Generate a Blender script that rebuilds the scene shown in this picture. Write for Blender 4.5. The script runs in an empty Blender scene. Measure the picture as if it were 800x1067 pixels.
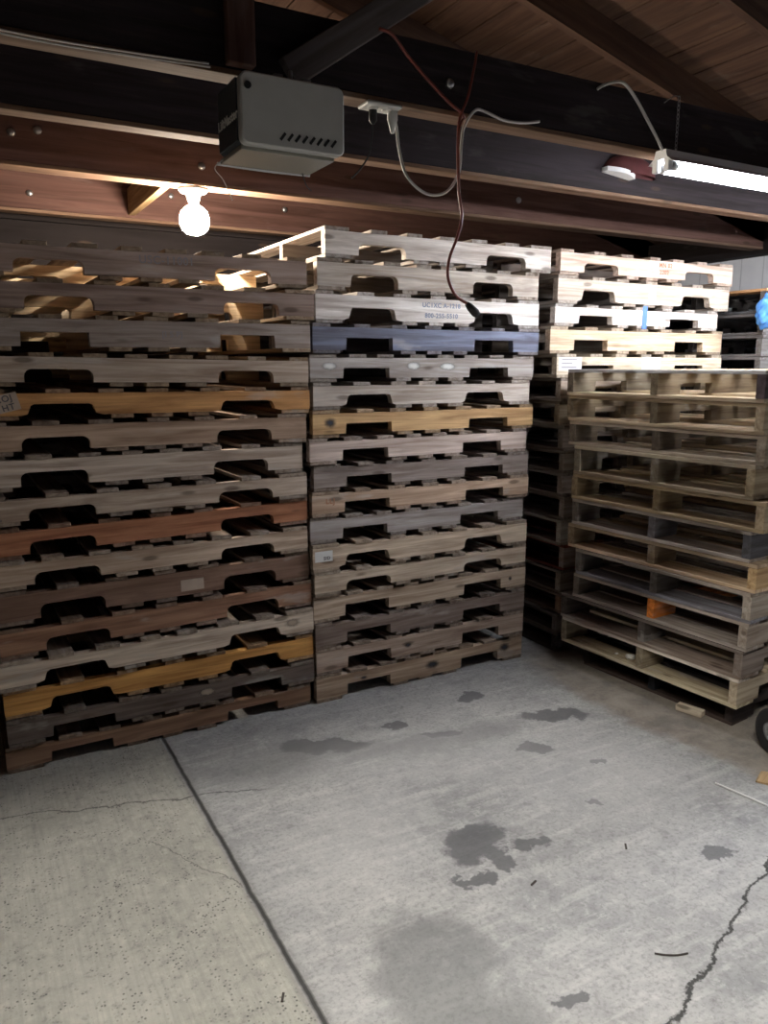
import bpy, bmesh, math, random
from mathutils import Vector, Matrix
random.seed(11)
S = bpy.context.scene
COL = S.collection
R = math.radians

# ------------------------------------------------------------------ helpers
class MB:
    """collects shapes; build() links them as one mesh object"""
    def __init__(s): s.v=[]; s.f=[]
    def add(s, vs, fs):
        o=len(s.v); s.v+= [tuple(p) for p in vs]; s.f+= [tuple(i+o for i in q) for q in fs]; return s
    def box(s,x0,x1,y0,y1,z0,z1):
        return s.add([(x0,y0,z0),(x1,y0,z0),(x1,y1,z0),(x0,y1,z0),(x0,y0,z1),(x1,y0,z1),(x1,y1,z1),(x0,y1,z1)],
            [(0,3,2,1),(4,5,6,7),(0,1,5,4),(1,2,6,5),(2,3,7,6),(3,0,4,7)])
    def prism(s, poly, y0, y1):
        """polygon in x,z (counter-clockwise seen from -y) extruded along y"""
        n=len(poly)
        vs=[(x,y0,z) for x,z in poly]+[(x,y1,z) for x,z in poly]
        fs=[tuple(range(n)), tuple(range(2*n-1,n-1,-1))]
        for i in range(n):
            j=(i+1)%n; fs.append((j,i,i+n,j+n))
        return s.add(vs,fs)
    def tube(s, pts, r, seg=8, cap=True, smooth=6):
        P=[Vector(p) for p in pts]
        if smooth>1 and len(P)>2:
            Q=[]
            for i in range(len(P)-1):
                p0=P[max(i-1,0)];p1=P[i];p2=P[i+1];p3=P[min(i+2,len(P)-1)]
                for k in range(smooth):
                    t=k/smooth
                    Q.append(.5*((2*p1)+(p2-p0)*t+(2*p0-5*p1+4*p2-p3)*t*t+(3*p1-p0-3*p2+p3)*t**3))
            Q.append(P[-1]); P=Q
        vs=[]; prev=None
        for i,p in enumerate(P):
            t=(P[min(i+1,len(P)-1)]-P[max(i-1,0)]).normalized()
            if prev is None:
                a=Vector((0,0,1)) if abs(t.z)<.9 else Vector((1,0,0))
            else: a=prev
            u=(a-t*a.dot(t)).normalized(); w=t.cross(u); prev=u
            rr=r[min(i,len(r)-1)] if isinstance(r,(list,tuple)) else r
            for k in range(seg):
                an=2*math.pi*k/seg; vs.append(p+u*math.cos(an)*rr+w*math.sin(an)*rr)
        fs=[]
        for i in range(len(P)-1):
            for k in range(seg):
                a=i*seg+k;b=i*seg+(k+1)%seg; fs.append((a,b,b+seg,a+seg))
        if cap: fs.append(tuple(range(seg-1,-1,-1))); fs.append(tuple(range((len(P)-1)*seg,len(P)*seg)))
        return s.add(vs,fs)
    def lathe(s, prof, axis='z', seg=24, c=(0,0,0)):
        vs=[];n=len(prof)
        for k in range(seg):
            an=2*math.pi*k/seg
            for r,h in prof:
                a,b=r*math.cos(an),r*math.sin(an)
                q={'z':(a,b,h),'x':(h,a,b),'y':(b,h,a)}[axis]
                vs.append((q[0]+c[0],q[1]+c[1],q[2]+c[2]))
        fs=[]
        for k in range(seg):
            for i in range(n-1):
                a=k*n+i;b=((k+1)%seg)*n+i; fs.append((a,b,b+1,a+1))
        return s.add(vs,fs)
    def mesh(s,name,smooth=False,bevel=0):
        me=bpy.data.meshes.new(name); me.from_pydata(s.v,[],s.f)
        bm=bmesh.new(); bm.from_mesh(me)
        bmesh.ops.remove_doubles(bm,verts=bm.verts,dist=1e-5)
        bmesh.ops.recalc_face_normals(bm,faces=bm.faces)
        if bevel:
            ed=[e for e in bm.edges if len(e.link_faces)==2 and e.calc_face_angle(0)>.6]
            bmesh.ops.bevel(bm,geom=ed,offset=bevel,segments=1,affect='EDGES')
        bm.to_mesh(me); bm.free()
        if smooth:
            for p in me.polygons: p.use_smooth=True
        return me
    def build(s,name,mat,parent=None,loc=(0,0,0),smooth=False,bevel=0,col=None):
        return link(name,s.mesh(name,smooth,bevel),mat,parent,loc,col)

def link(name,me,mat,parent=None,loc=(0,0,0),col=None,rot=None):
    o=bpy.data.objects.new(name,me); COL.objects.link(o)
    if mat and not me.materials: me.materials.append(mat)
    o.parent=parent; o.location=loc
    if rot: o.rotation_euler=rot
    if col: o.color=(*col,1)
    return o
def empty(name,loc,rot=(0,0,0)):
    o=bpy.data.objects.new(name,None); COL.objects.link(o); o.location=loc; o.rotation_euler=rot
    o.empty_display_size=.05; return o
def tag(o,label,cat,group=None,kind=None):
    o['label']=label; o['category']=cat
    if group: o['group']=group
    if kind: o['kind']=kind
    return o
def struct(o,label=None,cat=None):
    o['kind']='structure'
    if label: o['label']=label; o['category']=cat
    return o
def text(txt,size,mat,parent,mat4,name='stencil',extrude=.0006):
    c=bpy.data.curves.new('lettering','FONT'); c.body=txt; c.size=size; c.extrude=extrude
    c.align_x='CENTER'; c.align_y='CENTER'; c.space_character=1.12; c.offset=size*.018
    t=bpy.data.objects.new('lettering',c); COL.objects.link(t)
    dg=bpy.context.evaluated_depsgraph_get(); dg.update()
    me=bpy.data.meshes.new_from_object(t.evaluated_get(dg))
    bpy.data.objects.remove(t)
    o=link(name,me,mat,parent); o.matrix_local=mat4
    return o
FRONT=Matrix(((1,0,0,0),(0,0,-1,0),(0,1,0,0),(0,0,0,1)))   # text facing -y
LEFT =Matrix(((0,0,-1,0),(-1,0,0,0),(0,1,0,0),(0,0,0,1)))  # text facing -x

# ------------------------------------------------------------------ materials
class NT:
    def __init__(s,name):
        s.m=bpy.data.materials.new(name); s.m.use_nodes=True; s.t=s.m.node_tree; s.t.nodes.clear()
        s.out=s.n('ShaderNodeOutputMaterial'); s.b=s.n('ShaderNodeBsdfPrincipled'); s.l(s.b.outputs[0],s.out.inputs[0])
    def n(s,t,**k):
        x=s.t.nodes.new(t)
        for a,b in k.items(): setattr(x,a,b)
        return x
    def l(s,a,b): s.t.links.new(a,b)
    def setin(s,sock,v):
        if hasattr(v,'is_output') : s.l(v,sock)
        elif isinstance(v,(tuple,list)) and len(v)==3 and sock.type=='RGBA': sock.default_value=(*v,1)
        else: sock.default_value=v
    def math(s,op,a,b=0.,c=None,clamp=False):
        x=s.n('ShaderNodeMath',operation=op,use_clamp=clamp); s.setin(x.inputs[0],a); s.setin(x.inputs[1],b)
        if c is not None: s.setin(x.inputs[2],c)
        return x.outputs[0]
    def vmath(s,op,a,b=None):
        x=s.n('ShaderNodeVectorMath',operation=op); s.setin(x.inputs[0],a)
        if b is not None: s.setin(x.inputs[1],b)
        return x.outputs['Value'] if op in('LENGTH','DISTANCE','DOT_PRODUCT') else x.outputs[0]
    def mr(s,v,a,b,c=0.,d=1.,smooth=False):
        x=s.n('ShaderNodeMapRange'); 
        if smooth: x.interpolation_type='SMOOTHSTEP'
        for i,q in enumerate((v,a,b,c,d)): s.setin(x.inputs[i],q)
        return x.outputs[0]
    def noise(s,vec,scale,detail=4,rough=.55,dist=0.):
        x=s.n('ShaderNodeTexNoise'); s.setin(x.inputs['Vector'],vec)
        x.inputs['Scale'].default_value=scale; x.inputs['Detail'].default_value=detail
        x.inputs['Roughness'].default_value=rough; x.inputs['Distortion'].default_value=dist
        return x.outputs[0],x.outputs[1]
    def map(s,vec,loc=(0,0,0),rot=(0,0,0),scale=(1,1,1),typ='POINT'):
        x=s.n('ShaderNodeMapping',vector_type=typ); s.setin(x.inputs[0],vec)
        x.inputs[1].default_value=loc; x.inputs[2].default_value=rot; x.inputs[3].default_value=scale
        return x.outputs[0]
    def mix(s,f,a,b,typ='MIX'):
        x=s.n('ShaderNodeMix',data_type='RGBA',blend_type=typ); s.setin(x.inputs[0],f); s.setin(x.inputs[6],a); s.setin(x.inputs[7],b)
        return x.outputs[2]
    def bump(s,h,strength=.3,dist=.004):
        x=s.n('ShaderNodeBump'); x.inputs['Strength'].default_value=strength; x.inputs['Distance'].default_value=dist
        s.l(h,x.inputs['Height']); s.l(x.outputs[0],s.b.inputs['Normal'])

def wood(name,base=None,contrast=1.0,rough=.85,stain=.5,grainscale=1.0,wear=.35,streak=.18):
    """grain runs along local x; the colour is the object's own colour unless base is given"""
    k=NT(name)
    tc=k.n('ShaderNodeTexCoord').outputs['Object']; oi=k.n('ShaderNodeObjectInfo')
    rnd=oi.outputs['Random']
    off=k.n('ShaderNodeCombineXYZ'); k.l(k.math('MULTIPLY',rnd,37.),off.inputs[0]); k.l(k.math('MULTIPLY',rnd,91.),off.inputs[1]); k.l(k.math('MULTIPLY',rnd,53.),off.inputs[2])
    v=k.vmath('ADD',tc,off.outputs[0])
    g1,_=k.noise(k.map(v,scale=(2.2*grainscale,38*grainscale,38*grainscale)),1.,5,.6,.6)
    g2,_=k.noise(k.map(v,scale=(5*grainscale,120*grainscale,120*grainscale)),1.,3,.5)
    bl,_=k.noise(k.map(v,scale=(2.5,7,9)),1.,4,.6)
    kn=k.n('ShaderNodeTexVoronoi'); k.setin(kn.inputs['Vector'],k.map(v,scale=(3.3,9,11))); kn.inputs['Scale'].default_value=1.
    knot=k.mr(kn.outputs['Distance'],.07,.16,1.,0.,True)
    c=oi.outputs['Color'] if base is None else base
    col=k.mix(k.mr(g1,.35,.68),(.58,.50,.45),(1.14,1.10,1.06))
    col=k.mix(contrast,(1,1,1),col) if contrast<1 else col
    x=k.mix(1.,c,col,'MULTIPLY')
    x=k.mix(k.mr(g2,.55,.75,0.,streak),x,(.10,.075,.06))
    x=k.mix(k.mr(bl,.56,.74,0.,stain,True),x,k.mix(1.,x,(.42,.38,.38),'MULTIPLY'))
    x=k.mix(k.mr(bl,.30,.40,wear,0.,True),x,(.50,.47,.44))
    x=k.mix(k.math('MULTIPLY',knot,.65),x,(.07,.045,.03))
    k.l(x,k.b.inputs['Base Color']); k.b.inputs['Roughness'].default_value=rough
    k.b.inputs['Specular IOR Level'].default_value=.25
    k.bump(k.math('ADD',g1,g2),.25,.0025)
    return k.m
def plain(name,c,rough=.5,metal=0.,emit=0.,emc=None,noise=0.,spec=None):
    k=NT(name)
    if noise:
        tc=k.n('ShaderNodeTexCoord').outputs['Object']; n,_=k.noise(tc,14.,5,.6)
        k.l(k.mix(k.mr(n,.35,.7),tuple(q*(1-noise) for q in c),tuple(min(1,q*(1+noise*.6)) for q in c)),k.b.inputs['Base Color'])
    else: k.b.inputs['Base Color'].default_value=(*c,1)
    k.b.inputs['Roughness'].default_value=rough; k.b.inputs['Metallic'].default_value=metal
    if emit:
        k.b.inputs['Emission Color'].default_value=(*(emc or c),1); k.b.inputs['Emission Strength'].default_value=emit
    return k.m

M={}
M['pallet']=wood('pallet wood')
M['joist']=wood('old framing lumber',(.16,.09,.075),stain=.35,wear=.06,grainscale=.7)
M['shaded_joist']=wood('shaded framing lumber',(.030,.024,.029),stain=.35,wear=.06,grainscale=.7)  # near-black copy of the joist lumber: shade above the lamps put into its colour
M['far_joist']=wood('old reddish framing lumber',(.095,.05,.042),stain=.35,grainscale=.7,wear=.06)
M['batten']=wood('bare batten wood',(.20,.13,.09),stain=.35,wear=.1,grainscale=.8)
M['web']=wood('grey framing lumber',(.13,.12,.125),stain=.3,wear=.06,grainscale=.7)
M['brace']=wood('pale framing lumber',(.5,.36,.2),stain=.2)
M['roof']=wood('roof sheathing wood',(.085,.05,.036),stain=.5,wear=.06,grainscale=.6)
M['dark_wall']=wood('dark wall boards',(.018,.014,.015),stain=.4,streak=.05,wear=.06,grainscale=.5)
M['ink']=plain('stencil ink',(.10,.09,.10),.9)
M['faint_ink']=plain('faded stencil ink',(.26,.24,.26),.9)
M['blue_ink']=plain('blue ink',(.22,.26,.36),.9)
M['red_ink']=plain('brown stencil ink',(.38,.17,.10),.9)
M['paper']=plain('paper label',(.72,.71,.70),.8,noise=.08)
M['kraft']=plain('old wood tag',(.42,.33,.27),.85,noise=.1)
M['blue']=plain('blue paint',(.09,.20,.55),.6,noise=.15)
M['white_paint']=plain('white paint smear',(.78,.77,.75),.8,noise=.12)
M['dark_blotch']=plain('dark oil mark',(.05,.055,.075),.8,noise=.2)
M['white_plastic']=plain('white plastic',(.72,.72,.70),.45)
M['cord_white']=plain('white cord vinyl',(.62,.60,.58),.5)
M['cord_red']=plain('red brown cord vinyl',(.22,.05,.035),.28)
M['black']=plain('black rubber',(.018,.018,.02),.6,noise=.2)
M['housing']=plain('grey opener housing',(.55,.55,.54),.45,noise=.05)
M['dark_panel']=plain('dark opener side panel',(.035,.05,.065),.5)
M['lens']=plain('translucent opener lens',(.30,.29,.25),.25)
M['metal']=plain('dull steel',(.45,.45,.46),.38,.9)
M['fixture']=plain('white enamel',(.75,.76,.78),.4)
M['hood_inside']=plain('added lamp hood',(.04,.04,.04),.5)
M['tube']=plain('lit tube',(1,1,1),.3,emit=120.,emc=(.90,.935,1.))
M['tube2']=plain('added lamp tube',(1,1,1),.3,emit=630.,emc=(1.,.96,.88))
M['bulb']=plain('lit bulb',(1,1,1),.3,emit=600.,emc=(1.,.88,.72))
M['porcelain']=plain('porcelain',(.7,.67,.62),.35)
M['red_cloth']=plain('dark red cloth',(.075,.012,.012),.8,noise=.2)
M['bag']=plain('blue plastic film',(.10,.33,.85),.35,noise=.2)
M['rim']=plain('grey wheel rim',(.3,.3,.31),.5,noise=.2)
M['foam']=plain('white crumbs',(.7,.68,.64),.9,noise=.1)
M['twig']=plain('dark twig bark',(.05,.04,.035),.9)

def decal(name,c,soft=.55,strength=.9):
    k=NT(name); g=k.n('ShaderNodeTexCoord'); n,_=k.noise(g.outputs['Object'],38.,5,.7)
    v=k.vmath('MULTIPLY',k.vmath('SUBTRACT',g.outputs['Generated'],(.5,.5,.5)),(2,0,2))
    r=k.math('ADD',k.vmath('LENGTH',v),k.math('MULTIPLY',k.math('SUBTRACT',n,.5),.5))
    k.b.inputs['Base Color'].default_value=(*c,1); k.b.inputs['Roughness'].default_value=.85
    k.l(k.mr(r,.15,.72,strength,0.,True),k.b.inputs['Alpha']); return k.m
M['white_paint']=decal('white paint smear',(.80,.79,.77)); M['dark_blotch']=decal('dark oil mark',(.05,.05,.06),.6,.85)
M['scuff']=decal('pale scuff',(.45,.36,.28),.7,.8)
# white wall with board grooves
k=NT('white painted boards'); tc=k.n('ShaderNodeTexCoord').outputs['Object']
sx=k.n('ShaderNodeSeparateXYZ'); k.l(tc,sx.inputs[0])
fr=k.math('FRACT',k.math('MULTIPLY',sx.outputs[1],5.5))
gr=k.mr(k.math('ABSOLUTE',k.math('SUBTRACT',fr,.5)),.0,.03,0.,1.)
n,_=k.noise(tc,5.,5)
k.l(k.mix(gr,(.50,.52,.57),k.mix(k.mr(n,.3,.7),(.74,.76,.82),(.82,.83,.87))),k.b.inputs['Base Color']); k.bump(gr,.5,.005); k.b.inputs['Roughness'].default_value=.7
M['white_wall']=k.m

# concrete floor: two slabs, a joint, cracks and oil stains that belong to the concrete
k=NT('concrete'); tc=k.n('ShaderNodeTexCoord').outputs['Object']
sp=k.n('ShaderNodeSeparateXYZ'); k.l(tc,sp.inputs[0]); X,Y=sp.outputs[0],sp.outputs[1]
flat=k.vmath('MULTIPLY',tc,(1,1,0))
nL,_=k.noise(flat,1.6,6,.62); nM,_=k.noise(flat,7.,7,.68,.3); nF,_=k.noise(flat,70.,4,.65); nS,nSc=k.noise(flat,9.,5,.65)
nW,_=k.noise(k.map(flat,rot=(0,0,R(40)),scale=(3,22,1)),1.,5,.6,.4)
base=k.mix(k.mr(nL,.32,.66),(.235,.235,.24),(.42,.415,.405))
base=k.mix(k.mr(nM,.40,.66,0.,.55),base,(.46,.455,.44))
base=k.mix(k.mr(nW,.50,.66,0.,.50),base,(.54,.53,.51))
base=k.mix(k.mr(nF,.48,.66,0.,.45),base,(.17,.168,.165))
nP,_=k.noise(flat,24.,6,.75)
base=k.mix(k.mr(nP,.54,.64,0.,.45),base,(.56,.55,.53))
base=k.mix(k.mr(nP,.44,.36,0.,.40),base,(.16,.158,.155))
# left slab: coarser, a little yellower, broom marks and pits
slab=k.mr(X,.645,.655)
br,_=k.noise(k.map(flat,rot=(0,0,R(3)),scale=(90,4,1)),1.,3,.5)
lb=k.mix(k.mr(nL,.3,.65),(.32,.31,.275),(.47,.455,.40))
lb=k.mix(k.mr(nP,.50,.66,0.,.5),lb,(.56,.54,.47))
lb=k.mix(k.mr(nP,.45,.36,0.,.45),lb,(.16,.155,.14))
lb=k.mix(k.mr(br,.45,.7,0.,.35),lb,(.24,.235,.215))
vo=k.n('ShaderNodeTexVoronoi'); k.setin(vo.inputs['Vector'],flat); vo.inputs['Scale'].default_value=78.
pit=k.math('MULTIPLY',k.mr(vo.outputs['Distance'],.12,.32,1.,0.),k.mr(nS,.44,.56))
lb=k.mix(k.math('MULTIPLY',pit,.85),lb,(.09,.085,.08))
vo3=k.n('ShaderNodeTexVoronoi'); k.setin(vo3.inputs['Vector'],flat); vo3.inputs['Scale'].default_value=34.
lb=k.mix(k.math('MULTIPLY',k.mr(vo3.outputs['Distance'],.05,.12,.6,0.),k.mr(nM,.5,.6)),lb,(.66,.64,.58))
c=k.mix(slab,lb,base)
# stains
wob=k.vmath('MULTIPLY',k.vmath('SUBTRACT',nSc,(.5,.5,.5)),(.20,.20,0))
wv=k.vmath('ADD',flat,wob)
def stain(x,y,ax,ay,rot,edge=.15):
    p=k.map(wv,loc=(x,y,0),rot=(0,0,R(rot)),scale=(ax,ay,1),typ='TEXTURE')
    return k.mr(k.vmath('LENGTH',p),1.-edge,1.+edge,1.,0.,True)
mask=None
for a in [(1.42,1.92,.13,.085,20),(1.58,1.82,.075,.035,-28),(1.44,1.80,.07,.05,60),(1.30,1.765,.06,.03,-20),(1.27,2.78,.19,.065,-22),(2.32,2.53,.17,.06,-25),
          (2.03,2.335,.06,.045,0),(2.08,2.87,.075,.05,0),(2.095,1.47,.05,.035,0),(1.25,1.27,.035,.03,0),(1.95,1.9,.03,.02,0),(2.18,2.1,.04,.02,0),(1.62,2.80,.05,.03,0),(1.75,2.63,.09,.03,-20)]:
    m=stain(*a); mask=m if mask is None else k.math('MAXIMUM',mask,m)
c=k.mix(k.math('MULTIPLY',mask,.82),c,(.10,.10,.104))
soft=None
for a in [(1.0,1.52,.17,.20,-20,.28),(.92,1.25,.22,.18,10,.3),(1.55,2.62,.34,.08,-15,.8),(1.0,2.75,.3,.16,-8,.8),(1.9,2.55,.2,.08,0,.7)]:
    m=stain(*a); soft=m if soft is None else k.math('MAXIMUM',soft,m)
c=k.mix(k.math('MULTIPLY',soft,.62),c,(.15,.15,.152))
lm=None
for a in [(1.15,2.15,.32,.2,30,.6),(1.65,2.45,.5,.22,-30,.7),(2.1,2.05,.35,.3,0,.7)]:
    m=stain(*a); lm=m if lm is None else k.math('MAXIMUM',lm,m)
c=k.mix(k.math('MULTIPLY',lm,.28),c,(.56,.555,.54))
dirt=stain(2.95,2.10,.36,1.2,8,.16)
c=k.mix(k.math('MULTIPLY',dirt,.75),c,k.mix(k.mr(nM,.35,.65),(.15,.125,.10),(.30,.25,.195)))
# joint and cracks
def line(expr,w0,w1): return k.mr(k.math('ABSOLUTE',expr),w0,w1,1.,0.)
j1,_=k.noise(k.map(flat,scale=(1,6,1)),1.,5,.6)
jx=k.math('SUBTRACT',X,k.math('ADD',.663,k.math('MULTIPLY',k.math('SUBTRACT',j1,.5),.018)))
joint=line(jx,.0035,.011)
c=k.mix(k.math('MULTIPLY',line(jx,.006,.035),.45),c,(.20,.195,.185))
cn,_=k.noise(k.map(flat,scale=(5,5,1)),1.,6,.7)
cr=k.math('SUBTRACT',Y,k.math('ADD',k.math('MULTIPLY_ADD',X,.36,.575),k.math('MULTIPLY',k.math('SUBTRACT',cn,.5),.16)))
crack=k.math('MULTIPLY',line(cr,.003,.009),k.mr(X,1.2,1.25))
cr2=k.math('SUBTRACT',Y,k.math('ADD',k.math('MULTIPLY_ADD',X,-.30,2.865),k.math('MULTIPLY',k.math('SUBTRACT',cn,.5),.12)))
crack2=k.math('MULTIPLY',line(cr2,.0015,.006),k.mr(X,.85,.95,1.,0.))
cr3=k.math('SUBTRACT',X,k.math('ADD',k.math('MULTIPLY_ADD',Y,-.55,1.80),k.math('MULTIPLY',k.math('SUBTRACT',cn,.5),.12)))
crack3=k.math('MULTIPLY',line(cr3,.001,.004),k.math('MULTIPLY',k.mr(Y,2.05,2.1),k.mr(Y,2.45,2.5,1.,0.)))
allc=k.math('MAXIMUM',k.math('MAXIMUM',joint,crack),k.math('MAXIMUM',k.math('MULTIPLY',crack2,.7),k.math('MULTIPLY',crack3,.5)))
c=k.mix(k.math('MULTIPLY',allc,.9),c,(.03,.03,.028))
k.l(c,k.b.inputs['Base Color'])
k.l(k.mr(mask,0.,1.,.85,.55),k.b.inputs['Roughness']); k.b.inputs['Specular IOR Level'].default_value=.3
h=k.math('SUBTRACT',k.math('ADD',k.math('MULTIPLY',nF,.5),k.math('MULTIPLY',nM,.6)),k.math('ADD',k.math('MULTIPLY',allc,1.6),k.math('MULTIPLY',k.math('MULTIPLY',pit,k.math('SUBTRACT',1.,slab)),.5)))
k.bump(h,.5,.006)
M['floor']=k.m

# ------------------------------------------------------------------ the room
XL,XR,YB,YF=-3.6,5.2,4.95,-3.2
JZ=2.42                                   # underside of the joists
RIDGE=.79
def roofz(x): return 3.72-.25*x if x>=RIDGE else 3.72-.25*(2*RIDGE-x)
struct(MB().box(XL-.1,XR+.1,YF,YB+.1,-.12,0).build('floor',M['floor']),'stained grey concrete garage floor with a control joint and cracks','floor')
m=MB()                                    # back wall: horizontal boards, gable above
z=0.
while z<3.7:
    h=.185; zt=min(z+h-.006,3.7)
    x0,x1=XL,XR
    if zt>2.6:
        x1=min(XR,(3.72+.13-zt)/.25); x0=2*RIDGE-x1
    if x1>x0+.2: m.box(x0,x1,YB,YB+.03,z,zt)
    z+=h
m.box(XL,XR,YB+.03,YB+.05,0,2.7)
struct(m.build('wall_back',M['dark_wall'],loc=(0,0,0)),'dark wooden back wall behind the pallet stacks','wall')
struct(MB().box(XR,XR+.1,YF,YB,0,2.56).build('wall_right',M['white_wall']),'white painted board wall behind the right stacks','wall')
struct(MB().box(XL-.1,XL,YF,YB,0,2.56).build('wall_left',M['dark_wall']),'dark wooden wall on the left side','wall')
o=MB().box(-4.1,4.1,XR-.12-XR,0,0,.185).build('trim_1',M['dark_wall'],loc=(XR,.85,2.375)); o.rotation_euler=(0,0,R(90)); o.location=(XR-.12,.85,2.375)
struct(o,'dark wooden top plate along the white wall','trim')
# roof sheathing: boards running front to back, small dark gaps
m=MB(); th=.022; wb=.19
for side in (1,-1):
    s=.0
    L=math.hypot(1,.25); run=(XR+.15-RIDGE)
    ax=Vector((1/L*side,0,-.25/L)); up=Vector((.25/L*side,0,1/L))
    o0=Vector((RIDGE,0,roofz(RIDGE)+.145))
    while s<run*L:
        e=min(s+wb-.009,run*L)
        vs=[]
        for q in (0,th):
            for (ss,yy) in ((s,YF),(e,YF),(e,YB+.05),(s,YB+.05)):
                p=o0+ax*ss+up*q; vs.append((yy,p.x,p.z))
        m.add(vs,[(0,1,2,3),(7,6,5,4),(0,4,5,1),(1,5,6,2),(2,6,7,3),(3,7,4,0)])
        s+=wb
    a,b=o0+up*(th+.002),o0+ax*run*L+up*(th+.002)
    vs=[(YF,a.x,a.z),(YF,b.x,b.z),(YB+.05,b.x,b.z),(YB+.05,a.x,a.z)]
    m.add(vs+[(p[0],p[1],p[2]+.01) for p in vs],[(0,1,2,3),(7,6,5,4),(0,4,5,1),(1,5,6,2),(2,6,7,3),(3,7,4,0)])
o=m.build('ceiling',M['roof'])
o.data.transform(Matrix(((1,0,0,0),(0,1,0,0),(0,0,1,0),(0,0,0,1))))
o.matrix_world=Matrix(((0,1,0,0),(1,0,0,0),(0,0,1,0),(0,0,0,1)))
struct(o,'sloped roof underside of brown sheathing boards','ceiling')

# joists (they span left to right) and rafters
JG='ceiling joists'
def bolt(parent,x,z,y):
    MB().lathe([(0,-.012),(.012,-.012),(.016,-.006),(.017,0),(0,0)],'y',12).build('bolt_head',M['metal'],parent,(x,y,z),True)
mid=(XL+XR)/2; hl=(XR-XL)/2
def joist(y,t,lab,bolts=(),mat='joist',strip=True):
    o=MB().box(-hl,hl,-t/2,t/2,0,.19).build('ceiling_joist',M[mat],None,(mid,y+t/2,JZ),bevel=.003)
    if strip: MB().box(-hl,hl,-t/2-.004,t/2,-.016,0).build('edge_batten',M['batten'],o,bevel=.002)
    tag(o,lab,'joist',JG)
    for x,z in bolts: bolt(o,x-mid,z-JZ,-t/2)
    return o
joist(2.27,.076,'nearest shaded joist, passing just above the garage door opener',[(1.06,2.52),(1.5,2.50)],'shaded_joist')
joist(2.90,.07,'shaded joist just beyond the nearest one, behind the hanging tube light',(),'shaded_joist')
joist(3.66,.10,'reddish joist directly in front of the lit bulb, third from the camera',[(.40,2.55),(.30,2.53),(1.08,2.49),(1.55,2.54),(2.9,2.52)])
joist(4.70,.076,'farthest reddish joist, behind the lit bulb near the back wall',[(.45,2.5),(1.2,2.56),(1.9,2.55)],'far_joist')
for y,lab in ((2.27,'nearest rafter under the sloped roof boards, upper right'),(2.90,'second rafter under the sloped roof boards, right of the hanging cords'),(3.66,'rafter high in the dark behind the second rafter'),(4.70,'rafter high in the dark nearest the back wall')):
    L=math.hypot(XR-RIDGE,.25*(XR-RIDGE))
    r=empty('rafter',(RIDGE,y,roofz(RIDGE)))
    tag(r,lab,'rafter','roof rafters')
    for s in (1,-1):
        b=MB().box(0,L,0,.04,0,.14).build('rafter_leg',M['roof'],r)
        an=math.atan(.25)
        b.rotation_euler=(0,an,0) if s==1 else (0,an,math.pi)
        if s==-1: b.location=(0,.04,0)
# truss members nailed to the nearest joist
o=MB().box(0,1.06,0,.036,-.040,.040).build('truss_post',M['joist'],None,(.788,2.233,2.425),bevel=.003); o.rotation_euler=(0,-R(90),0)
tag(o,'upright reddish post above the left side of the garage door opener','post')
a,b=Vector((.93,2.233,2.43)),Vector((2.02,2.233,3.19)); d=b-a
o=MB().box(0,d.length,0,.036,-.042,.042).build('diagonal_brace',M['web'],None,a,bevel=.003); o.rotation_euler=(0,-math.atan2(d.z,d.x),0)
tag(o,'grey diagonal brace rising right from the garage door opener','brace')
o=MB().box(-.47,.47,-.02,.02,0,.14).build('blocking_board',M['brace'],None,(.975,4.23,2.435),bevel=.002); o.rotation_euler=(0,0,R(90))
tag(o,'short pale blocking board between joists beside the lit bulb','board')

# ------------------------------------------------------------------ pallets
def stringer_mesh(L,h,style,margin,notch,frac):
    t=.038; n=[]
    hl=L/2; nd=h*frac
    pts=[(-hl,0)]
    for (a,b) in ((-hl+margin,-hl+margin+notch),(hl-margin-notch,hl-margin)):
        if style=='square': pts+=[(a,0),(a+.003,nd),(b-.003,nd),(b,0)]
        elif style=='flare':
            pts+=[(a-.025,0),(a,.006),(a+.008,nd-.016)]
            pts+=[(a+.012,nd-.006),(a+.024,nd),(b-.024,nd),(b-.012,nd-.006),(b-.008,nd-.016),(b,.006),(b+.025,0)]
        else:
            r=.028; pts+=[(a,0),(a,nd-r)]
            for i in range(1,5): an=math.pi-i*math.pi/8; pts.append((a+r+r*math.cos(an),nd-r+r*math.sin(an)))
            for i in range(0,5): an=math.pi/2-i*math.pi/8; pts.append((b-r+r*math.cos(an),nd-r+r*math.sin(an)))
            pts+=[(b,0)]
    pts.append((hl,0))
    N=7; bow=random.uniform(-.0025,.0025)
    for i in range(N+1):
        x=hl-2*hl*i/N; pts.append((x,h-abs(random.gauss(0,.0008))))
    return MB().prism(pts,-t/2,t/2).mesh('stringer')
CACHE={}
def board_mesh(length,w,t,var):
    key=(round(length,2),round(w,3),round(t,3),var)
    if key not in CACHE:
        rs=random.Random(hash(key)&0xffff); hl=length/2; e=lambda a:rs.uniform(-a,a)
        N=5; vs=[];fs=[]
        for i in range(N+1):
            x=-hl+2*hl*i/N+(e(.002) if i in (0,N) else 0)
            sk=e(.003) if i in(0,N) else 0
            ww=w/2-abs(e(.0015)); 
            vs+=[(x-sk,-ww,0),(x+sk,ww,0),(x+sk,ww,t),(x-sk,-ww,t)]
        for i in range(N):
            a=4*i;b=a+4
            for q in range(4): fs.append((a+q,a+(q+1)%4,b+(q+1)%4,b+q))
        fs+=[(3,2,1,0),(4*N,4*N+1,4*N+2,4*N+3)]
        me=MB().add(vs,fs).mesh('deck_board',bevel=.0015); me.materials.append(M['pallet']); CACHE[key]=me
    return CACHE[key]
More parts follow.
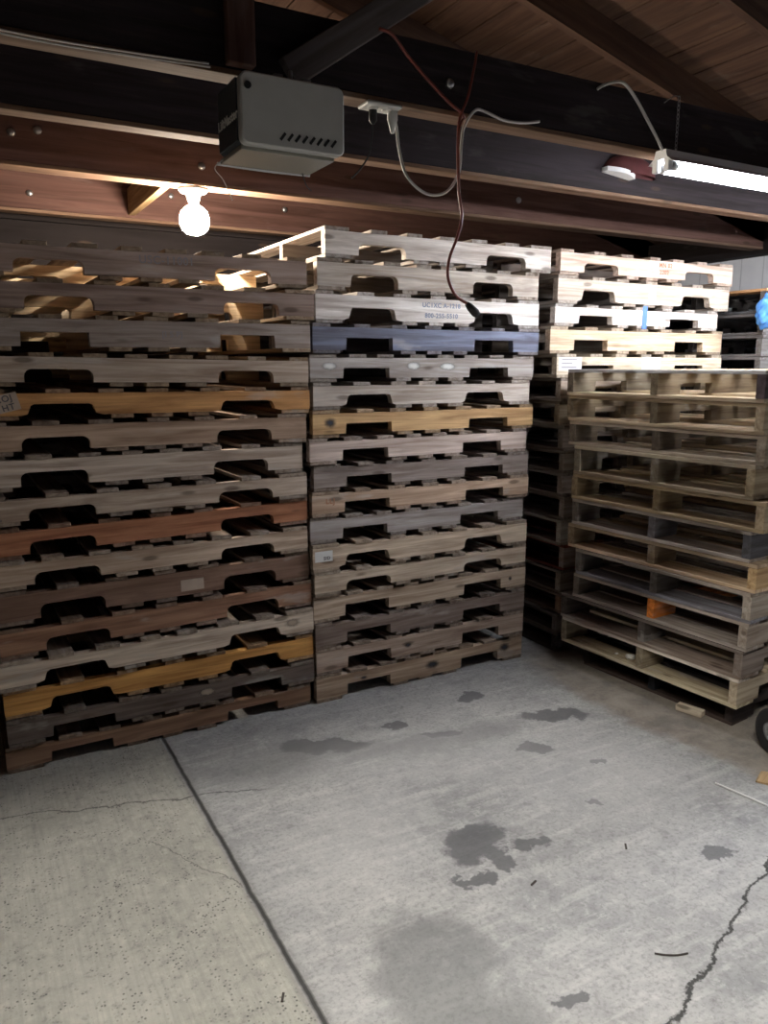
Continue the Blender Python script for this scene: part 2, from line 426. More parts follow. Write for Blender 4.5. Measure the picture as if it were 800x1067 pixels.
def vary(c,a=.12,g=.0):
    f=1+random.uniform(-a,a); w=random.uniform(-.03,.03)
    return tuple(max(.02,min(.9,q*f+(1-i)*w*.3)) for i,q in enumerate(c))
def pallet(x,y,z,L,W,H,yaw,tilt,look,label,group,style='round',deck=None,rest=None,ntop=7,frac=.52,over=None,inner_shade=.45):
    """x,y,z = lower front left corner. look = colour of the front stringer"""
    Rz=Matrix.Rotation(yaw,4,'Z'); c=Vector((x,y,z))+Rz@Vector((L/2,W/2,0))
    root=empty('wooden_pallet',c,(0,tilt,yaw)); tag(root,label,'pallet',group)
    tb=.0165; hs=H-2*tb; over=over or {}
    deck=deck or look; rest=rest or deck; deck=tuple(q*.64 for q in deck)  # deck boards darkened: shade in the gaps put into their colour
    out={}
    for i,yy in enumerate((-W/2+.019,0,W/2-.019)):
        col=over.get('s%d'%i) or (look if i==0 else vary(tuple(q*inner_shade for q in rest)))  # stringers behind the front one darkened likewise, shade put into their colour
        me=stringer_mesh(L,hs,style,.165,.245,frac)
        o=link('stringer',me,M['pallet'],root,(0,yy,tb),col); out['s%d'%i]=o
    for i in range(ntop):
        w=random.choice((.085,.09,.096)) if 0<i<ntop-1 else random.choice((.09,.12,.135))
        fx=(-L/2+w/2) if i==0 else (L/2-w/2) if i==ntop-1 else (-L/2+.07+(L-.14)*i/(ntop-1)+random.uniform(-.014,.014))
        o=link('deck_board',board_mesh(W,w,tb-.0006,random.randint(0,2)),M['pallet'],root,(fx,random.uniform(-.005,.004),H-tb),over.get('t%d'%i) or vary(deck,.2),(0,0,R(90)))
    mg=.165
    xs=[-L/2+.068,-.15,0,.15,L/2-.068]
    for i,fx in enumerate(xs):
        w=.134 if i in (0,4) else .088
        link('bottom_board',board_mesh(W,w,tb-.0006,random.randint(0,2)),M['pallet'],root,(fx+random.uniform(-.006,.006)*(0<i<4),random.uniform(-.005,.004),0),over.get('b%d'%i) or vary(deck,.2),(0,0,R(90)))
    return root,out
ORD=['topmost','second from top','third from top','fourth from top','fifth from top','sixth from top','seventh from top','eighth from top','ninth from top','tenth from top','eleventh from top','twelfth from top','thirteenth from top','fourteenth from top','fifteenth from top','sixteenth from top','bottom pallet']
def place(n,N): return 'lowest' if n==N-1 else ORD[n]
def rotm(t,loc,a=0): return Matrix.Translation(loc)@Matrix.Rotation(a,4,'Y')@t

# left stack ----------------------------------------------------------------
g='pallets in the left stack'
AX=[1.388,1.417,1.401,1.393,1.405,1.369,1.352,1.364,1.385,1.368,1.38,1.387,1.405,1.387,1.395,1.367]
BL=[1.472,1.433,1.426,1.405,1.393,1.405,1.398,1.380,1.402,1.39,1.382,1.385,1.393,1.391,1.393,1.396,1.393]
BR=[2.753,2.677,2.69,2.691,2.671,2.639,2.664,2.63,2.648,2.654,2.632,2.645,2.65,2.662,2.65,2.646,2.644]
BZ=[2.2,2.066,1.929,1.787,1.653,1.527,1.402,1.276,1.154,1.030,.909,.783,.651,.531,.400,.272,.138,0]
AR=[2.061,1.929,1.795,1.658,1.509,1.392,1.264,1.127,1.011,.887,.758,.62,.495,.364,.236,.117,0]
AL=[2.048,1.918,1.789,1.653,1.525,1.399,1.267,1.131,1.001,.865,.746,.605,.470,.347,.226,.112,0]
A=[((.36,.31,.30),'mauve-grey stencilled pallet, light showing through','round'),((.31,.26,.25),'grey-brown pallet lit from inside','round'),((.33,.31,.31),'flat grey pallet with a faint stamp','square'),
   ((.47,.43,.39),'pale grey pallet with brown grain','round'),((.52,.31,.14),'orange pallet with a tag at its left','flare'),((.41,.33,.27),'brownish tan pallet','round'),
   ((.53,.50,.47),'clean pale grey pallet','round'),((.47,.43,.39),'dusty grey pallet','round'),((.36,.18,.11),'red-brown pallet with a pale chipped end','round'),
   ((.52,.46,.40),'pale buff pallet','round'),((.20,.14,.115),'dark brown pallet','round'),((.29,.185,.135),'mid brown pallet','round'),
   ((.60,.57,.52),'whitish pallet with big rounded notches','flare'),((.57,.34,.12),'bright orange pallet','flare'),((.13,.115,.11),'nearly black weathered pallet','square'),((.28,.19,.135),'dark brown pallet with a pale right end','square')]
PA=[]
for i,(c,d,st) in enumerate(A):
    c=(min(.9,c[0]*1.12),c[1]*1.04,c[2]*.97)
    L=1.325+random.uniform(-.012,.012); zr,zl=AR[i+1],AL[i+1]
    H=min(AR[i]-AR[i+1],AL[i]-AL[i+1])-.0012
    H=max(H,.109)
    til=0 if i==15 else math.atan2(zl-zr,L)
    zb=max((zl+zr)/2,0)
    lim=min([BL[q] for q in range(17) if BZ[q]>zr and BZ[q+1]<zr+H])-.008
    AX[i]=min(AX[i],lim)
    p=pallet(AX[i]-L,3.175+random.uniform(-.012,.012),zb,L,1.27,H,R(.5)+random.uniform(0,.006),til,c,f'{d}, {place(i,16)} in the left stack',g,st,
        deck=tuple(.5*a+.5*b for a,b in zip(c,(.42,.36,.31))) if i>3 else (.46,.36,.26),rest=(.80,.66,.46) if i<4 else None,inner_shade=1. if i<4 else .4,ntop=7 if i%3 else 8)  # top four get pale inside stringers, bulb light put into their colour
    PA.append(p)
def mark(p,txt,size,mat,x,z,a=0,name='stencil'):
    s=p[1]['s0']; return text(txt,size,mat,s,rotm(FRONT,(x,-.0194,z),a),name)
def patch(p,x,z,w,h,mat,a=0,name='paper_label',y=-.0196):
    s=p[1]['s0']
    return MB().box(-w/2,w/2,-.0008,.0008,-h/2,h/2).build(name,mat,s,(x,y,z)) if not a else _rot(MB().box(-w/2,w/2,-.0008,.0008,-h/2,h/2).build(name,mat,s,(x,y,z)),a)
def _rot(o,a): o.rotation_euler=(0,a,0); return o
def blob(p,x,z,rx,rz,mat,name='stain',seed=0):
    s=p[1]['s0']; rs=random.Random(seed); n=22
    ph=[rs.uniform(0,6.28) for _ in range(3)]
    poly=[]; rx*=1.25; rz*=1.2
    for i in range(n):
        an=2*math.pi*i/n; q=1+.06*math.sin(3*an+ph[0])+.04*math.sin(5*an+ph[1])
        poly.append((rx*q*math.cos(an),rz*q*math.sin(an)))
    return MB().prism(poly,-.0006,.0006).build(name,mat,s,(x,-.0195,z))
mark(PA[0],'USC-11001',.042,M['faint_ink'],.06,.066)
mark(PA[2],'[I S P]',.030,M['faint_ink'],.06,.05)
t=patch(PA[4],-.655+.085,.047,.098,.066,M['kraft'],R(-14),'stamped_tag',-.0200)
text('COJ',.032,M['ink'],t,rotm(FRONT,(0,-.0012,.015)),'stencil'); text('HT',.032,M['ink'],t,rotm(FRONT,(.008,-.0012,-.018)),'stencil')
mark(PA[7],'7 S8',.012,M['ink'],-.60,.008)
patch(PA[10],.11,.042,.10,.05,M['kraft'],0,'faded_stamp'); blob(PA[12],.565,.05,.05,.03,M['scuff'],'scuff',5)
blob(PA[14],.14,.045,.055,.03,M['scuff'],'scuff',9)

# middle stack --------------------------------------------------------------
g='pallets in the middle stack'
B=[((.78,.75,.72),'grey-white pallet jutting out','round'),((.60,.56,.51),'beige-grey pallet','round'),((.86,.85,.84),'bright white pallet stamped with a phone number','flare'),
   ((.20,.23,.33),'blue-black weathered pallet','square'),((.43,.41,.40),'grey pallet with white paint patches','square'),((.52,.51,.50),'pale grey pallet with arched notches','flare'),
   ((.57,.41,.23),'honey-coloured pallet with a dark blotch','square'),((.56,.51,.50),'pinkish white pallet','square'),((.28,.26,.26),'dark grey cracked pallet','square'),
   ((.53,.43,.35),'pinkish tan pallet with a faint stamp','square'),((.36,.36,.38),'bluish grey pallet','square'),((.60,.54,.46),'cream pallet with a white label','flare'),
   ((.57,.52,.45),'plain cream pallet','round'),((.52,.46,.39),'pale tan pallet','square'),((.22,.19,.18),'dark grey-brown pallet','square'),((.44,.38,.34),'dull tan pallet with small dark spots','square'),((.47,.39,.31),'tan pallet with an oily patch','square')]
PB=[]
for i,(c,d,st) in enumerate(B):
    if i>4: c=(min(.9,c[0]*1.08),c[1]*1.02,c[2]*.96)
    L=BR[i]-BL[i]; L=max(1.235,min(1.285,L))
    x0=max((BL[i]+BR[i])/2-L/2,BL[i])
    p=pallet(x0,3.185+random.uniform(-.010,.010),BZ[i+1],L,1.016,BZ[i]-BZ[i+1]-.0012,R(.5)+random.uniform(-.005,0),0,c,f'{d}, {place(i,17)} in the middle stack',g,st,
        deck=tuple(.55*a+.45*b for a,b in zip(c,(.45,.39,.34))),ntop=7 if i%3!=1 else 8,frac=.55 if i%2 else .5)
    PB.append(p)
mark(PB[2],'UC1XC A-1218',.030,M['blue_ink'],.03,.078); mark(PB[2],'800-255-5510',.030,M['blue_ink'],.03,.030)
blob(PB[4],-.10,.055,.055,.028,M['white_paint'],'paint_smear',1); blob(PB[4],.10,.052,.065,.026,M['white_paint'],'paint_smear',2); blob(PB[4],-.545,.055,.055,.026,M['white_paint'],'paint_smear',3)
blob(PB[6],-.55,.05,.042,.036,M['dark_blotch'],'dark_blotch',4)
mark(PB[9],'LLJ',.035,M['red_ink'],-.54,.055)
patch(PB[11],-.575,.058,.09,.05,M['paper']); mark(PB[11],'SID',.022,M['ink'],-.56,.048).location.y=-.0212
blob(PB[16],.04,.055,.06,.035,M['dark_blotch'],'oil_patch',6); blob(PB[16],.50,.06,.05,.04,M['dark_blotch'],'oil_patch',7)
blob(PB[15],-.12,.05,.03,.02,M['dark_blotch'],'dark_spot',8); blob(PB[16],-.37,.065,.028,.014,M['dark_blotch'],'oil_patch',12)
blob(PB[13],.53,.045,.018,.018,M['dark_blotch'],'knot_hole',13)

# back right stack ----------------------------------------------------------
g='pallets in the back right stack'
CX=[2.771,2.772,2.753,2.725,2.774,2.808,2.815,2.849,2.857,2.857,2.871,2.859,2.888,2.875,2.876,2.854,2.86]
CR=[4.117,4.117,4.021,4.071,4.078]
CZ=[2.188,2.061,1.918,1.802,1.663,1.537,1.415,1.281,1.146,1.024,.894,.763,.620,.473,.340,.225,.112,0]
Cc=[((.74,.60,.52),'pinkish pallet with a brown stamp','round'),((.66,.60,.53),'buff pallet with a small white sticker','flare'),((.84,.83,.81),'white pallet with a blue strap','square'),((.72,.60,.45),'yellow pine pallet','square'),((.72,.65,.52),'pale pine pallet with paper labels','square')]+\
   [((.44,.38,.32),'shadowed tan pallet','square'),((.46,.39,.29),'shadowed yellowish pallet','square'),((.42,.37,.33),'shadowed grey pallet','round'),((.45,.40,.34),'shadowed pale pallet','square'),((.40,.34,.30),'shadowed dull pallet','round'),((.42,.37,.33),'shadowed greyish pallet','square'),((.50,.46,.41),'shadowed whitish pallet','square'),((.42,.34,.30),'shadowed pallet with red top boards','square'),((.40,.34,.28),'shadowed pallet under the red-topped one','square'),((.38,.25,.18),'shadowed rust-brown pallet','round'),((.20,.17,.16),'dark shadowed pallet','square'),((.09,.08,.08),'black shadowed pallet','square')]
PC=[]
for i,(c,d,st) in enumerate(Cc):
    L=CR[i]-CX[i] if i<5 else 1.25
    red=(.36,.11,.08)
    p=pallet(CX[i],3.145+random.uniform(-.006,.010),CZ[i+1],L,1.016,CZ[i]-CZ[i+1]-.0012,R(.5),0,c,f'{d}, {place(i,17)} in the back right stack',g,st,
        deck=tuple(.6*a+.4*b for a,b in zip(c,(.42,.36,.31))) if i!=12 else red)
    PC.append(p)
mark(PC[0],'MN 02',.034,M['red_ink'],.10,.070); mark(PC[0],'2202',.034,M['red_ink'],.09,.032)
patch(PC[1],.02,.055,.055,.045,M['paper'],0,'white_sticker')
MB().box(-.018,.018,-.0015,0,-.018,.105).build('blue_strap',M['blue'],PC[2][1]['s0'],(.02,-.0195,0))
t=patch(PC[4],-.56,.055,.16,.07,M['paper']); 
for q in range(3): MB().box(-.06,.045-.03*(q==1),-.0006,.0006,-.003,.003).build('printed_line',M['faint_ink'],t,(0,-.0012,.022-.02*q))
patch(PC[4],.05,.055,.15,.075,M['paper'])

# near right stack (open ends towards the left) -----------------------------
g='pallets in the near right stack'
Da=Vector((2.766,3.016)); Dd=Vector((.0717,-.9974))
DS=[(-.02,1.042),(-.02,1.045),(0,1.06),(.05,1.034),(.036,1.087),(.044,1.037),(.017,1.071),(.085,1.064),(.075,1.054),(-.005,1.045),(0,1.033),(.08,.96)]
DZ=[1.583,1.452,1.322,1.199,1.053,.922,.787,.662,.528,.400,.268,.130,0]
pine=(.56,.47,.33); gr=(.34,.31,.28)
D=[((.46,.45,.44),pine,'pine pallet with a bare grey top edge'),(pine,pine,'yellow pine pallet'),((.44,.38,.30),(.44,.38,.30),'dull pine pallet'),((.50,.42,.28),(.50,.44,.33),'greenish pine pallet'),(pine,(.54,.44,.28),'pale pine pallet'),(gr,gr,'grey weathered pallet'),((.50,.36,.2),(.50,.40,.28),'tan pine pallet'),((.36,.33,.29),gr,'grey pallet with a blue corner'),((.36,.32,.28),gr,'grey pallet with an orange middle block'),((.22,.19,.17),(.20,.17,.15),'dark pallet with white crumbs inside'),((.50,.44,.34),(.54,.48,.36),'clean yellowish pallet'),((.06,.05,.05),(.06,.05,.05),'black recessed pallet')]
PD=[]
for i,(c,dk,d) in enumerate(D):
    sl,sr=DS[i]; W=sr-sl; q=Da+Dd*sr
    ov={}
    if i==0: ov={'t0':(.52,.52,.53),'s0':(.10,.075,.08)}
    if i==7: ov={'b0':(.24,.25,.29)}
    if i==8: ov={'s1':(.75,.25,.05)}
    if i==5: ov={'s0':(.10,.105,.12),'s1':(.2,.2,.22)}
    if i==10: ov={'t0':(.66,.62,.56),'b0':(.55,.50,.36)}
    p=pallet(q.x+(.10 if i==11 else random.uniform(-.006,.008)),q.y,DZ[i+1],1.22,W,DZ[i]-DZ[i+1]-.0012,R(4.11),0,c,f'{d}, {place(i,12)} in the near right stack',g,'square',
        deck=tuple(q*1.85 for q in dk),rest=tuple(q*.95 for q in dk),over=ov,ntop=7,inner_shade=.38 if i<3 else .5)  # shade painted deeper on the inside stringers of the top three
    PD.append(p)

# far right stack -----------------------------------------------------------
g='pallets in the far right stack'
EZ=[2.045,1.903,1.778,1.652]+[1.652-.127*k for k in range(1,13)]+[0]
for i in range(16):
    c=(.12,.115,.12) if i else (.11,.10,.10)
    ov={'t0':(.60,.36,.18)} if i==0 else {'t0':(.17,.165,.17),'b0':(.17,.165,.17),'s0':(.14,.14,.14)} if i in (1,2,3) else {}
    if i==15: H=EZ[15]-.0012
    lab={0:'dark pallet with an orange top board',1:'dark pallet below the orange-topped one'}.get(i,'dark shadowed pallet')
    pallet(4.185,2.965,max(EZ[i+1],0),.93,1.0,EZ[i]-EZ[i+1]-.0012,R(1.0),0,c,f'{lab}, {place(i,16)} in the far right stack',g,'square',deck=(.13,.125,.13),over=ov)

# ------------------------------------------------------------------ lamps
# hanging tube light
fx=empty('tube_light',(3.65,2.2,2.37)); tag(fx,'lit tube light hanging on chains below the nearest joist','light')
m=MB(); 
m.prism([(-.056,-.020),(-.052,-.020),(-.030,-.006),(.030,-.006),(.052,-.020),(.056,-.020),(.030,.000),(.024,.026),(-.024,.026),(-.030,.000)],-1.24,1.24)
o=m.build('reflector_hood',M['fixture'],fx); o.rotation_euler=(0,0,R(90))
for s in (-.028,.028):
    o=MB().lathe([(0,-1.185),(.0165,-1.185),(.0165,1.185),(0,1.185)],'x',16).build('lit_tube',M['tube'],fx,(0,s,-.030),True)
    for e in (-1,1):
        MB().lathe([(0,-.014),(.0175,-.014),(.0175,.014),(0,.014)],'x',16).build('end_cap',M['metal'],o,(e*1.20,0,0),True)
        MB().box(-.012,.012,-.013,.013,-.024,.022).build('socket',M['fixture'],fx,(e*1.226,s,-.026),bevel=.003)
for x in (-1.16,.62):
    m=MB(); n=13
    for i in range(n):
        z0=.03+i*.0155
        pts=[]
        for q in range(9):
            an=2*math.pi*q/8; a=.005*math.cos(an); b=.0105*math.sin(an)
            pts.append((x+(a if i%2 else 0),(0 if i%2 else a),z0+b))
        m.tube(pts,.0013,5,False,1)
    m.tube([(x,0,.225),(x,.03,.232),(x,.07,.222)],.002,6)
    m.build('chain',M['metal'],fx)
MB().tube([(x-.61,y,z) for x,y,z in [(-.60,0,.0),(-.66,-.01,.055),(-.737,-.02,.118),(-.80,-.02,.178),(-.865,-.02,.217),(-.895,.03,.220),(-.90,.066,.214)]],.0055,8).build('power_cord',M['cord_white'],fx,smooth=True)
# bulb on the joist
bl=empty('light_bulb',(1.055,3.725,2.404)); tag(bl,'bare lit round bulb in a white porcelain holder over the left stack','light')
MB().lathe([(0,0),(.065,0),(.068,-.008),(.060,-.018),(.034,-.024),(.026,-.055),(.022,-.062),(0,-.062)],'z',28).build('lamp_holder',M['porcelain'],bl,smooth=True)
MB().lathe([(r*.86,z) for r,z in [(0,-.060),(.016,-.060),(.017,-.064),(.026,-.072),(.050,-.085),(.070,-.105),(.079,-.130),(.078,-.155),(.068,-.180),(.048,-.196),(.022,-.204),(0,-.206)]],'z',28).build('lit_globe',M['bulb'],bl,smooth=True)
# added lamp out of view, hood shaped to light only the foreground floor
f2=empty('added_floor_light',(.78,.53,2.36)); tag(f2,'added unseen hooded lamp lighting the open foreground floor','light')
m=MB(); m.prism([(-.190,-.21),(-.182,-.21),(-.085,.0),(.085,.0),(.182,-.21),(.190,-.21),(.090,.008),(-.090,.008)],-.65,.65)
for e in (-1,1): m.prism([(-.186,-.21),(.186,-.21),(.088,.004),(-.088,.004)],e*.65-.004,e*.65+.004)
o=m.build('reflector_hood',M['hood_inside'],f2); o.rotation_euler=(0,0,R(90))
MB().lathe([(0,-.59),(.014,-.59),(.014,.59),(0,.59)],'x',16).build('lit_tube',M['tube2'],f2,(0,0,-.025),True)
for e in (-1,1): MB().box(-.012,.012,-.02,.02,-.05,.002).build('socket',M['fixture'],f2,(e*.605,0,0))
for x in (-.5,.5): MB().tube([(x,0,.005),(x,0,1.10)],.003,6).build('chain',M['metal'],f2)

# ------------------------------------------------------------------ garage door opener
go=empty('garage_door_opener',(.83,2.06,2.15)); tag(go,'grey garage door opener hanging under the nearest joist','garage door opener')
def rrect(x0,x1,z0,z1,r,rb):
    P=[]
    for (cx,cz,a0,rr) in ((x0+rb,z0+rb,180,rb),(x1-rb,z0+rb,270,rb),(x1-r,z1-r,0,r),(x0+r,z1-r,90,r)):
        for i in range(6): an=R(a0+i*18); P.append((cx+rr*math.cos(an),cz+rr*math.sin(an)))
    return P
MB().prism(rrect(-.140,.146,0.0,.170,.020,.018),-.082,-.052).build('front_cover',M['housing'],go,bevel=.004)
MB().prism(rrect(-.138,.142,.006,.166,.012,.010),-.052,.10).build('housing',M['dark_panel'],go)
MB().box(-.142,-.138,-.050,.098,.012,.160).build('side_panel',M['dark_panel'],go)
text('LiftMaster',.034,M['white_plastic'],go,rotm(LEFT,(-.1425,.02,.075)),'lettering')
for i in range(8):
    o=MB().box(-.0035,.0035,-.001,.004,-.011,.011).build('vent_slot',M['black'],go,(-.030+i*.0205,-.0825,.028)); o.rotation_euler=(0,R(38),0)
MB().prism([(-.132,-.008),(.130,-.008),(.130,.005),(-.132,.005)],-.051,.125).build('lamp_lens',M['lens'],go,bevel=.002)
MB().tube([(-.140,.128,-.006),(.0,.128,-.008),(.135,.128,-.006)],.0045,6).build('lens_rim',M['fixture'],go,smooth=True)
MB().lathe([(0,-.004),(.009,-.004),(.009,0),(0,0)],'y',12).build('screw',M['black'],go,(-.122,-.083,.135))
for x in (-.01,.07):
    m=MB(); m.box(x-.012,x+.012,-.012,.012,.165,.198); m.box(x-.012,x+.012,-.012,.22,.196,.200); m.box(x-.012,x+.012,.212,.216,.198,.256)
    m.build('hanger_bracket',M['metal'],go)
MB().lathe([(0,0),(.012,0),(.012,.022),(.006,.024),(.006,.05),(0,.05)],'z',12).build('bolt',M['metal'],go,(.07,.10,.204))
MB().tube([(-.13,.10,0),(-.15,.12,-.02),(-.12,.14,-.045),(-.09,.16,-.09)],.0015,5).build('aerial_wire',M['cord_white'],go)
MB().tube([(.10,.10,-.01),(.12,.12,-.035),(.145,.14,-.045)],.0018,5).build('bell_wire',M['black'],go)

# ------------------------------------------------------------------ outlet and cords
ou=empty('outlet_box',(1.255,2.290,2.404)); tag(ou,'white ceiling outlet plate under the nearest joist, right of the opener','outlet')
MB().box(-.062,.062,-.036,.036,-.012,0).build('cover_plate',M['white_plastic'],ou,bevel=.004)
for x in (-.025,.025): MB().lathe([(0,-.015),(.016,-.015),(.017,-.012),(0,-.012)],'z',16).build('receptacle',M['white_plastic'],ou,(x,0,0))
t=empty('electric_cord',(1.30,2.290,2.388)); tag(t,'white cord looping down from the ceiling outlet','cord')
MB().lathe([(0,.005),(.016,.005),(.017,-.020),(.009,-.045),(.006,-.060),(0,-.060)],'z',14).build('plug',M['white_plastic'],t,smooth=True)
W=[(1.312,2.36),(1.327,2.275),(1.371,2.207),(1.446,2.164),(1.522,2.178),(1.572,2.244),(1.581,2.337),(1.592,2.395),(1.634,2.450),(1.674,2.453),(1.756,2.437),(1.841,2.440),(1.914,2.455)]
MB().tube([(0,0,-.058)]+[(x*.975-1.30 if q>1 else x-1.30,(0 if q<2 else -.036),1.6+(z-1.6)*(.975 if q>1 else 1)-2.388) for q,(x,z) in enumerate(W)],.0048,8).build('cord',M['cord_white'],t,smooth=True)
t=empty('black_plug',(1.235,2.300,2.389)); tag(t,'black plug and short lead in the ceiling outlet','plug')
MB().lathe([(0,.002),(.013,.002),(.013,-.030),(.006,-.040),(0,-.040)],'z',14).build('plug',M['black'],t,smooth=True)
MB().tube([(0,0,-.038),(-.004,.0,-.08),(-.006,.02,-.13),(-.02,.05,-.165),(-.06,.03,-.20)],.003,6).build('lead',M['black'],t,smooth=True)
t=empty('extension_cord',(1.55,2.22,2.42)); tag(t,'red-brown extension cord dangling over the middle stack','cord')
Q=[(1.215,2.222,2.592),(1.264,2.226,2.585),(1.332,2.235,2.533),(1.458,2.235,2.443),(1.53,2.235,2.405),(1.545,2.25,2.393),(1.53,2.235,2.385),(1.507,2.22,2.345),(1.506,2.22,2.263),(1.512,2.22,2.16),(1.525,2.22,2.087),(1.511,2.22,2.025),(1.478,2.22,1.947),(1.475,2.22,1.885),(1.507,2.22,1.831),(1.556,2.22,1.806)]
MB().tube([(x-1.55,y-2.22,z-2.42) for x,y,z in Q],.0052,8).build('cord',M['cord_red'],t,smooth=True)
Q=[(1.600,2.260,2.61),(1.585,2.25,2.56),(1.55,2.235,2.457),(1.515,2.232,2.375),(1.512,2.226,2.263),(1.517,2.226,2.16),(1.530,2.226,2.087)]
MB().tube([(x-1.55,y-2.22,z-2.42) for x,y,z in Q],.0045,8).build('cord_loop',M['cord_red'],t,smooth=True)
o=MB().lathe([(0,-.030),(.008,-.030),(.013,-.012),(.015,.016),(.011,.030),(0,.030)],'x',14).build('socket_end',M['black'],t,(.025,0,-.632),smooth=True); o.rotation_euler=(0,R(38),0)
# thin cables stapled below the nearest joist, left
for dz,yy,lab in ((0,2.262,'upper of two thin cables along the joist, upper left'),(-.012,2.250,'lower of two thin cables along the joist, upper left')):
    o=MB().tube([(-1.2,0,0),(-.6,0,-.004),(-.1,0,.002),(.25,0,-.008),(.5,0,-.002),(.70,0,.006)],.003,6).build('thin_cable',M['cord_white'],None,(0,yy,2.414+dz),smooth=True)
    tag(o,lab,'cable','thin cables on the joist')
# red cap hanging behind the tube light
t=empty('red_cap',(2.96,2.86,2.50)); tag(t,'dark red cap with a white brim hanging on a joist beside the tube light','cap')
m=MB(); prof=[]
n=14; vs=[];fs=[]
for i in range(n+1):
    for j in range(7):
        an=math.pi*i/n; ph=(math.pi/2)*j/6
        vs.append((.17*math.cos(an)*math.cos(ph)*1.0,.035-.07*math.sin(ph),.10*math.sin(an)*math.cos(ph)))
for i in range(n):
    for j in range(6): fs.append((i*7+j,(i+1)*7+j,(i+1)*7+j+1,i*7+j+1))
m.add(vs,fs); m.add([(.17,.035,0),(-.17,.035,0)]+[(.17*math.cos(math.pi*i/n),.036,.10*math.sin(math.pi*i/n)) for i in range(n+1)],[tuple(range(2,n+3))])
m.build('crown',M['red_cloth'],t,smooth=True)
P=[(-.175+.02*q,-.005-.03*math.sin(math.pi*q/9),.012-.0022*q) for q in range(10)]
vs=[];fs=[]
for x,y,z in P: vs+=[(x,y,z+.010),(x,y,z-.010),(x,.034,z-.010),(x,.034,z+.010)]
for i in range(9):
    for q in range(4): fs.append((4*i+q,4*i+4+q,4*i+4+(q+1)%4,4*i+(q+1)%4))
fs+=[(0,1,2,3),(39,38,37,36)]
MB().add(vs,fs).build('brim',M['paper'],t)

# ------------------------------------------------------------------ small things on the right and on the floor
ht=empty('hand_truck',(2.868,1.815,0),(0,0,R(-18))); tag(ht,'black hand truck with a rubber wheel at the right edge, by the near right stack','hand truck')
for q in (0,.34):
    w=MB().lathe([(.040,-.022),(.065,-.026),(.086,-.024),(.096,-.012),(.098,0),(.096,.012),(.086,.024),(.065,.026),(.040,.022)],'x',36).build('tyre',M['black'],ht,(q,0,.098),True)
    MB().lathe([(0,-.018),(.016,-.018),(.019,-.012),(.036,-.013),(.042,-.020),(.042,.020),(.036,.013),(.019,.012),(.016,.018),(0,.018)],'x',28).build('wheel_rim',M['rim'],w,smooth=True)
MB().tube([(-.03,0,.098),(.37,0,.098)],.008,8).build('axle',M['metal'],ht)
for q in (.06,.28): MB().tube([(q,.0,.098),(q,.02,.5),(q,.03,1.05),(q,-.08,1.18)],.013,10).build('rail',M['black'],ht,smooth=True)
m=MB()
for z in (.35,.7,1.0): m.tube([(.06,.01+.018*z,z),(.28,.01+.018*z,z)],.009,8)
m.build('crossbar',M['black'],ht)
MB().box(.03,.33,-.20,.0,.005,.012).build('toe_plate',M['black'],ht)
MB().box(.05,.31,-.008,.004,.005,.16).build('toe_bracket',M['black'],ht)
o=MB().box(-.062,.062,-.022,.022,0,.030).build('wood_offcut',M['brace'],None,(2.885,2.245,0),bevel=.003,col=(.6,.5,.35)); o.rotation_euler=(0,0,R(-75))
o.data.materials[0]=M['pallet']; o.color=(.74,.68,.56,1)
tag(o,'small pale wood offcut on the floor before the near right stack','wood scrap')
o=MB().tube([(2.455,1.77,.004),(2.47,1.68,.005),(2.49,1.57,.004),(2.50,1.48,.004)],.004,6).build('white_strip',M['white_plastic'],None,smooth=True)
tag(o,'thin white strip lying on the floor at the right edge','strip')
o=MB().prism([(-.05,-.03),(.04,-.035),(.06,.0),(.03,.035),(-.04,.03)],-.004,.004).build('cardboard_scrap',M['brace'],None,(2.66,1.69,.0041)); o.rotation_euler=(R(90),0,R(20))
tag(o,'orange-brown scrap on the floor at the right edge','scrap')
for (pts,lab) in (([(0,0,0),(.02,-.02,.002),(.05,-.035,0),(.08,-.045,.001)],'curved dark twig beside the long floor crack'),):
    o=MB().tube(pts,.0028,5).build('twig',M['twig'],None,(1.555,1.262,.0028),smooth=True); tag(o,lab,'twig')
for (x,y,a,lab) in ((1.455,1.655,20,'tiny dark splinter just right of the central oil stain'),(1.33,1.10,70,'tiny dark splinter low in the middle foreground'),(1.00,1.16,10,'tiny dark splinter near the lower wet patch'),(.60,1.62,60,'tiny dark chip left of the floor joint'),(1.85,1.65,50,'tiny dark chip between the central stain and the crack')):
    o=MB().box(-.014,.014,-.003,.003,0,.004).build('splinter',M['twig'],None,(x,y,0)); o.rotation_euler=(0,0,R(a)); tag(o,lab,'splinter','splinters on the floor')
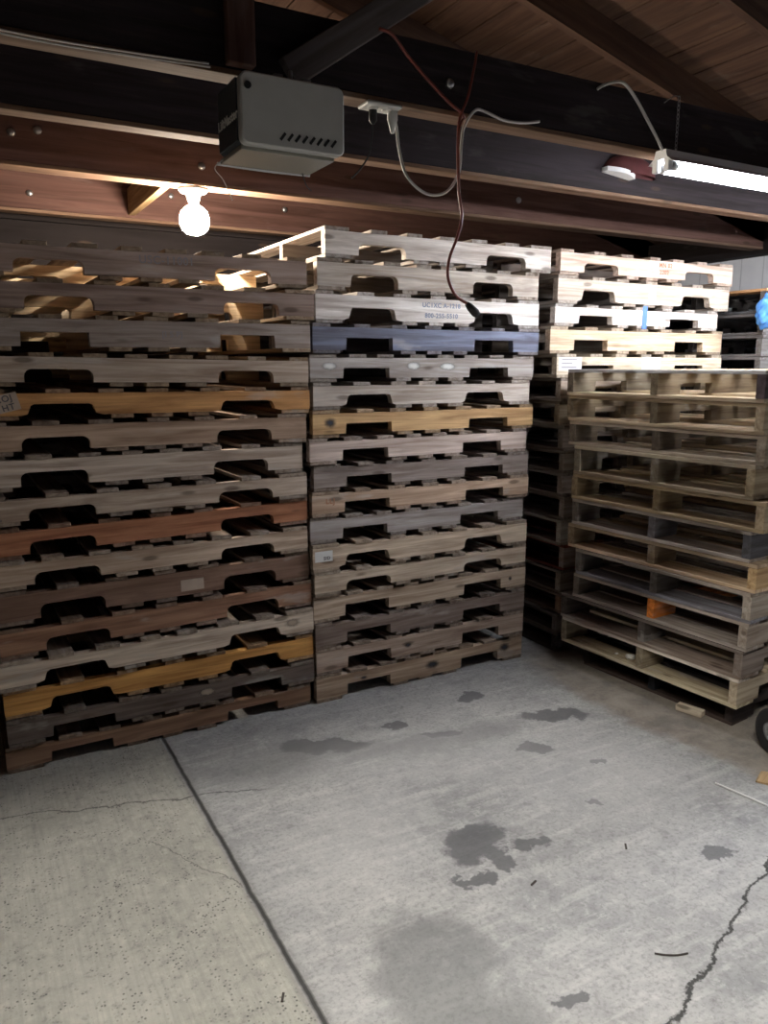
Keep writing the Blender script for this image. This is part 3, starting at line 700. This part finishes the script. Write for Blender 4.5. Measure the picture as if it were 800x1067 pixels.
# crumbs on the boards of the dark pallet
for q,(x,y,r,lab) in enumerate(((2.86,2.60,.026,'largest white crumb inside the dark pallet of the near right stack'),(2.85,2.505,.020,'white crumb right of the largest, against the middle block'),(2.885,2.55,.022,'greyish crumb between two white ones inside the dark pallet'),(2.845,2.68,.010,'tiny white crumb left of the others inside the dark pallet'))):
    bm=bmesh.new(); bmesh.ops.create_icosphere(bm,subdivisions=2,radius=r)
    rs=random.Random(q+3)
    for v in bm.verts: v.co*=rs.uniform(.75,1.1); v.co.z*=.55
    lo=min(v.co.z for v in bm.verts)
    for v in bm.verts: v.co.z-=lo
    me=bpy.data.meshes.new('crumb'); bm.to_mesh(me); bm.free()
    tag(link('crumb',me,M['foam'],None,(x,y,.130+.0165)),lab,'crumb','white crumbs inside a pallet')
# blue plastic bag hung on the corner of the far right stack
bm=bmesh.new(); bmesh.ops.create_icosphere(bm,subdivisions=4,radius=.075)
for v in bm.verts:
    d=v.co.normalized(); q=1+.10*math.sin(9*d.x+4*d.z)+.08*math.sin(14*d.z+5*d.y)
    v.co=Vector((d.x*.05*q,d.y*.05*q,d.z*.095*q)); 
    if d.z>.7: v.co.x*=.5; v.co.y*=.5
me=bpy.data.meshes.new('blue_bag'); bm.to_mesh(me); bm.free()
for p in me.polygons: p.use_smooth=True
o=link('blue_bag',me,M['bag'],None,(4.138,2.925,1.905)); tag(o,'bright blue plastic bag hanging on the far right stack at the edge','bag')

# ------------------------------------------------------------------ world, camera, colour
w=bpy.data.worlds.new('World'); S.world=w; w.use_nodes=True
bg=w.node_tree.nodes['Background']; bg.inputs[0].default_value=(.55,.62,1.,1); bg.inputs[1].default_value=.014
cd=bpy.data.cameras.new('camera'); cam=bpy.data.objects.new('camera',cd); COL.objects.link(cam)
cam.location=(0,0,1.6); cam.rotation_euler=(R(90-10.8),0,R(-29.0))
cd.sensor_fit='VERTICAL'; cd.sensor_height=36; cd.lens=800/1067*36; cd.clip_start=.05
S.camera=cam
S.view_settings.view_transform='Standard'; S.view_settings.look='None'; S.view_settings.exposure=0; S.view_settings.gamma=1; S.view_settings.use_curve_mapping=False
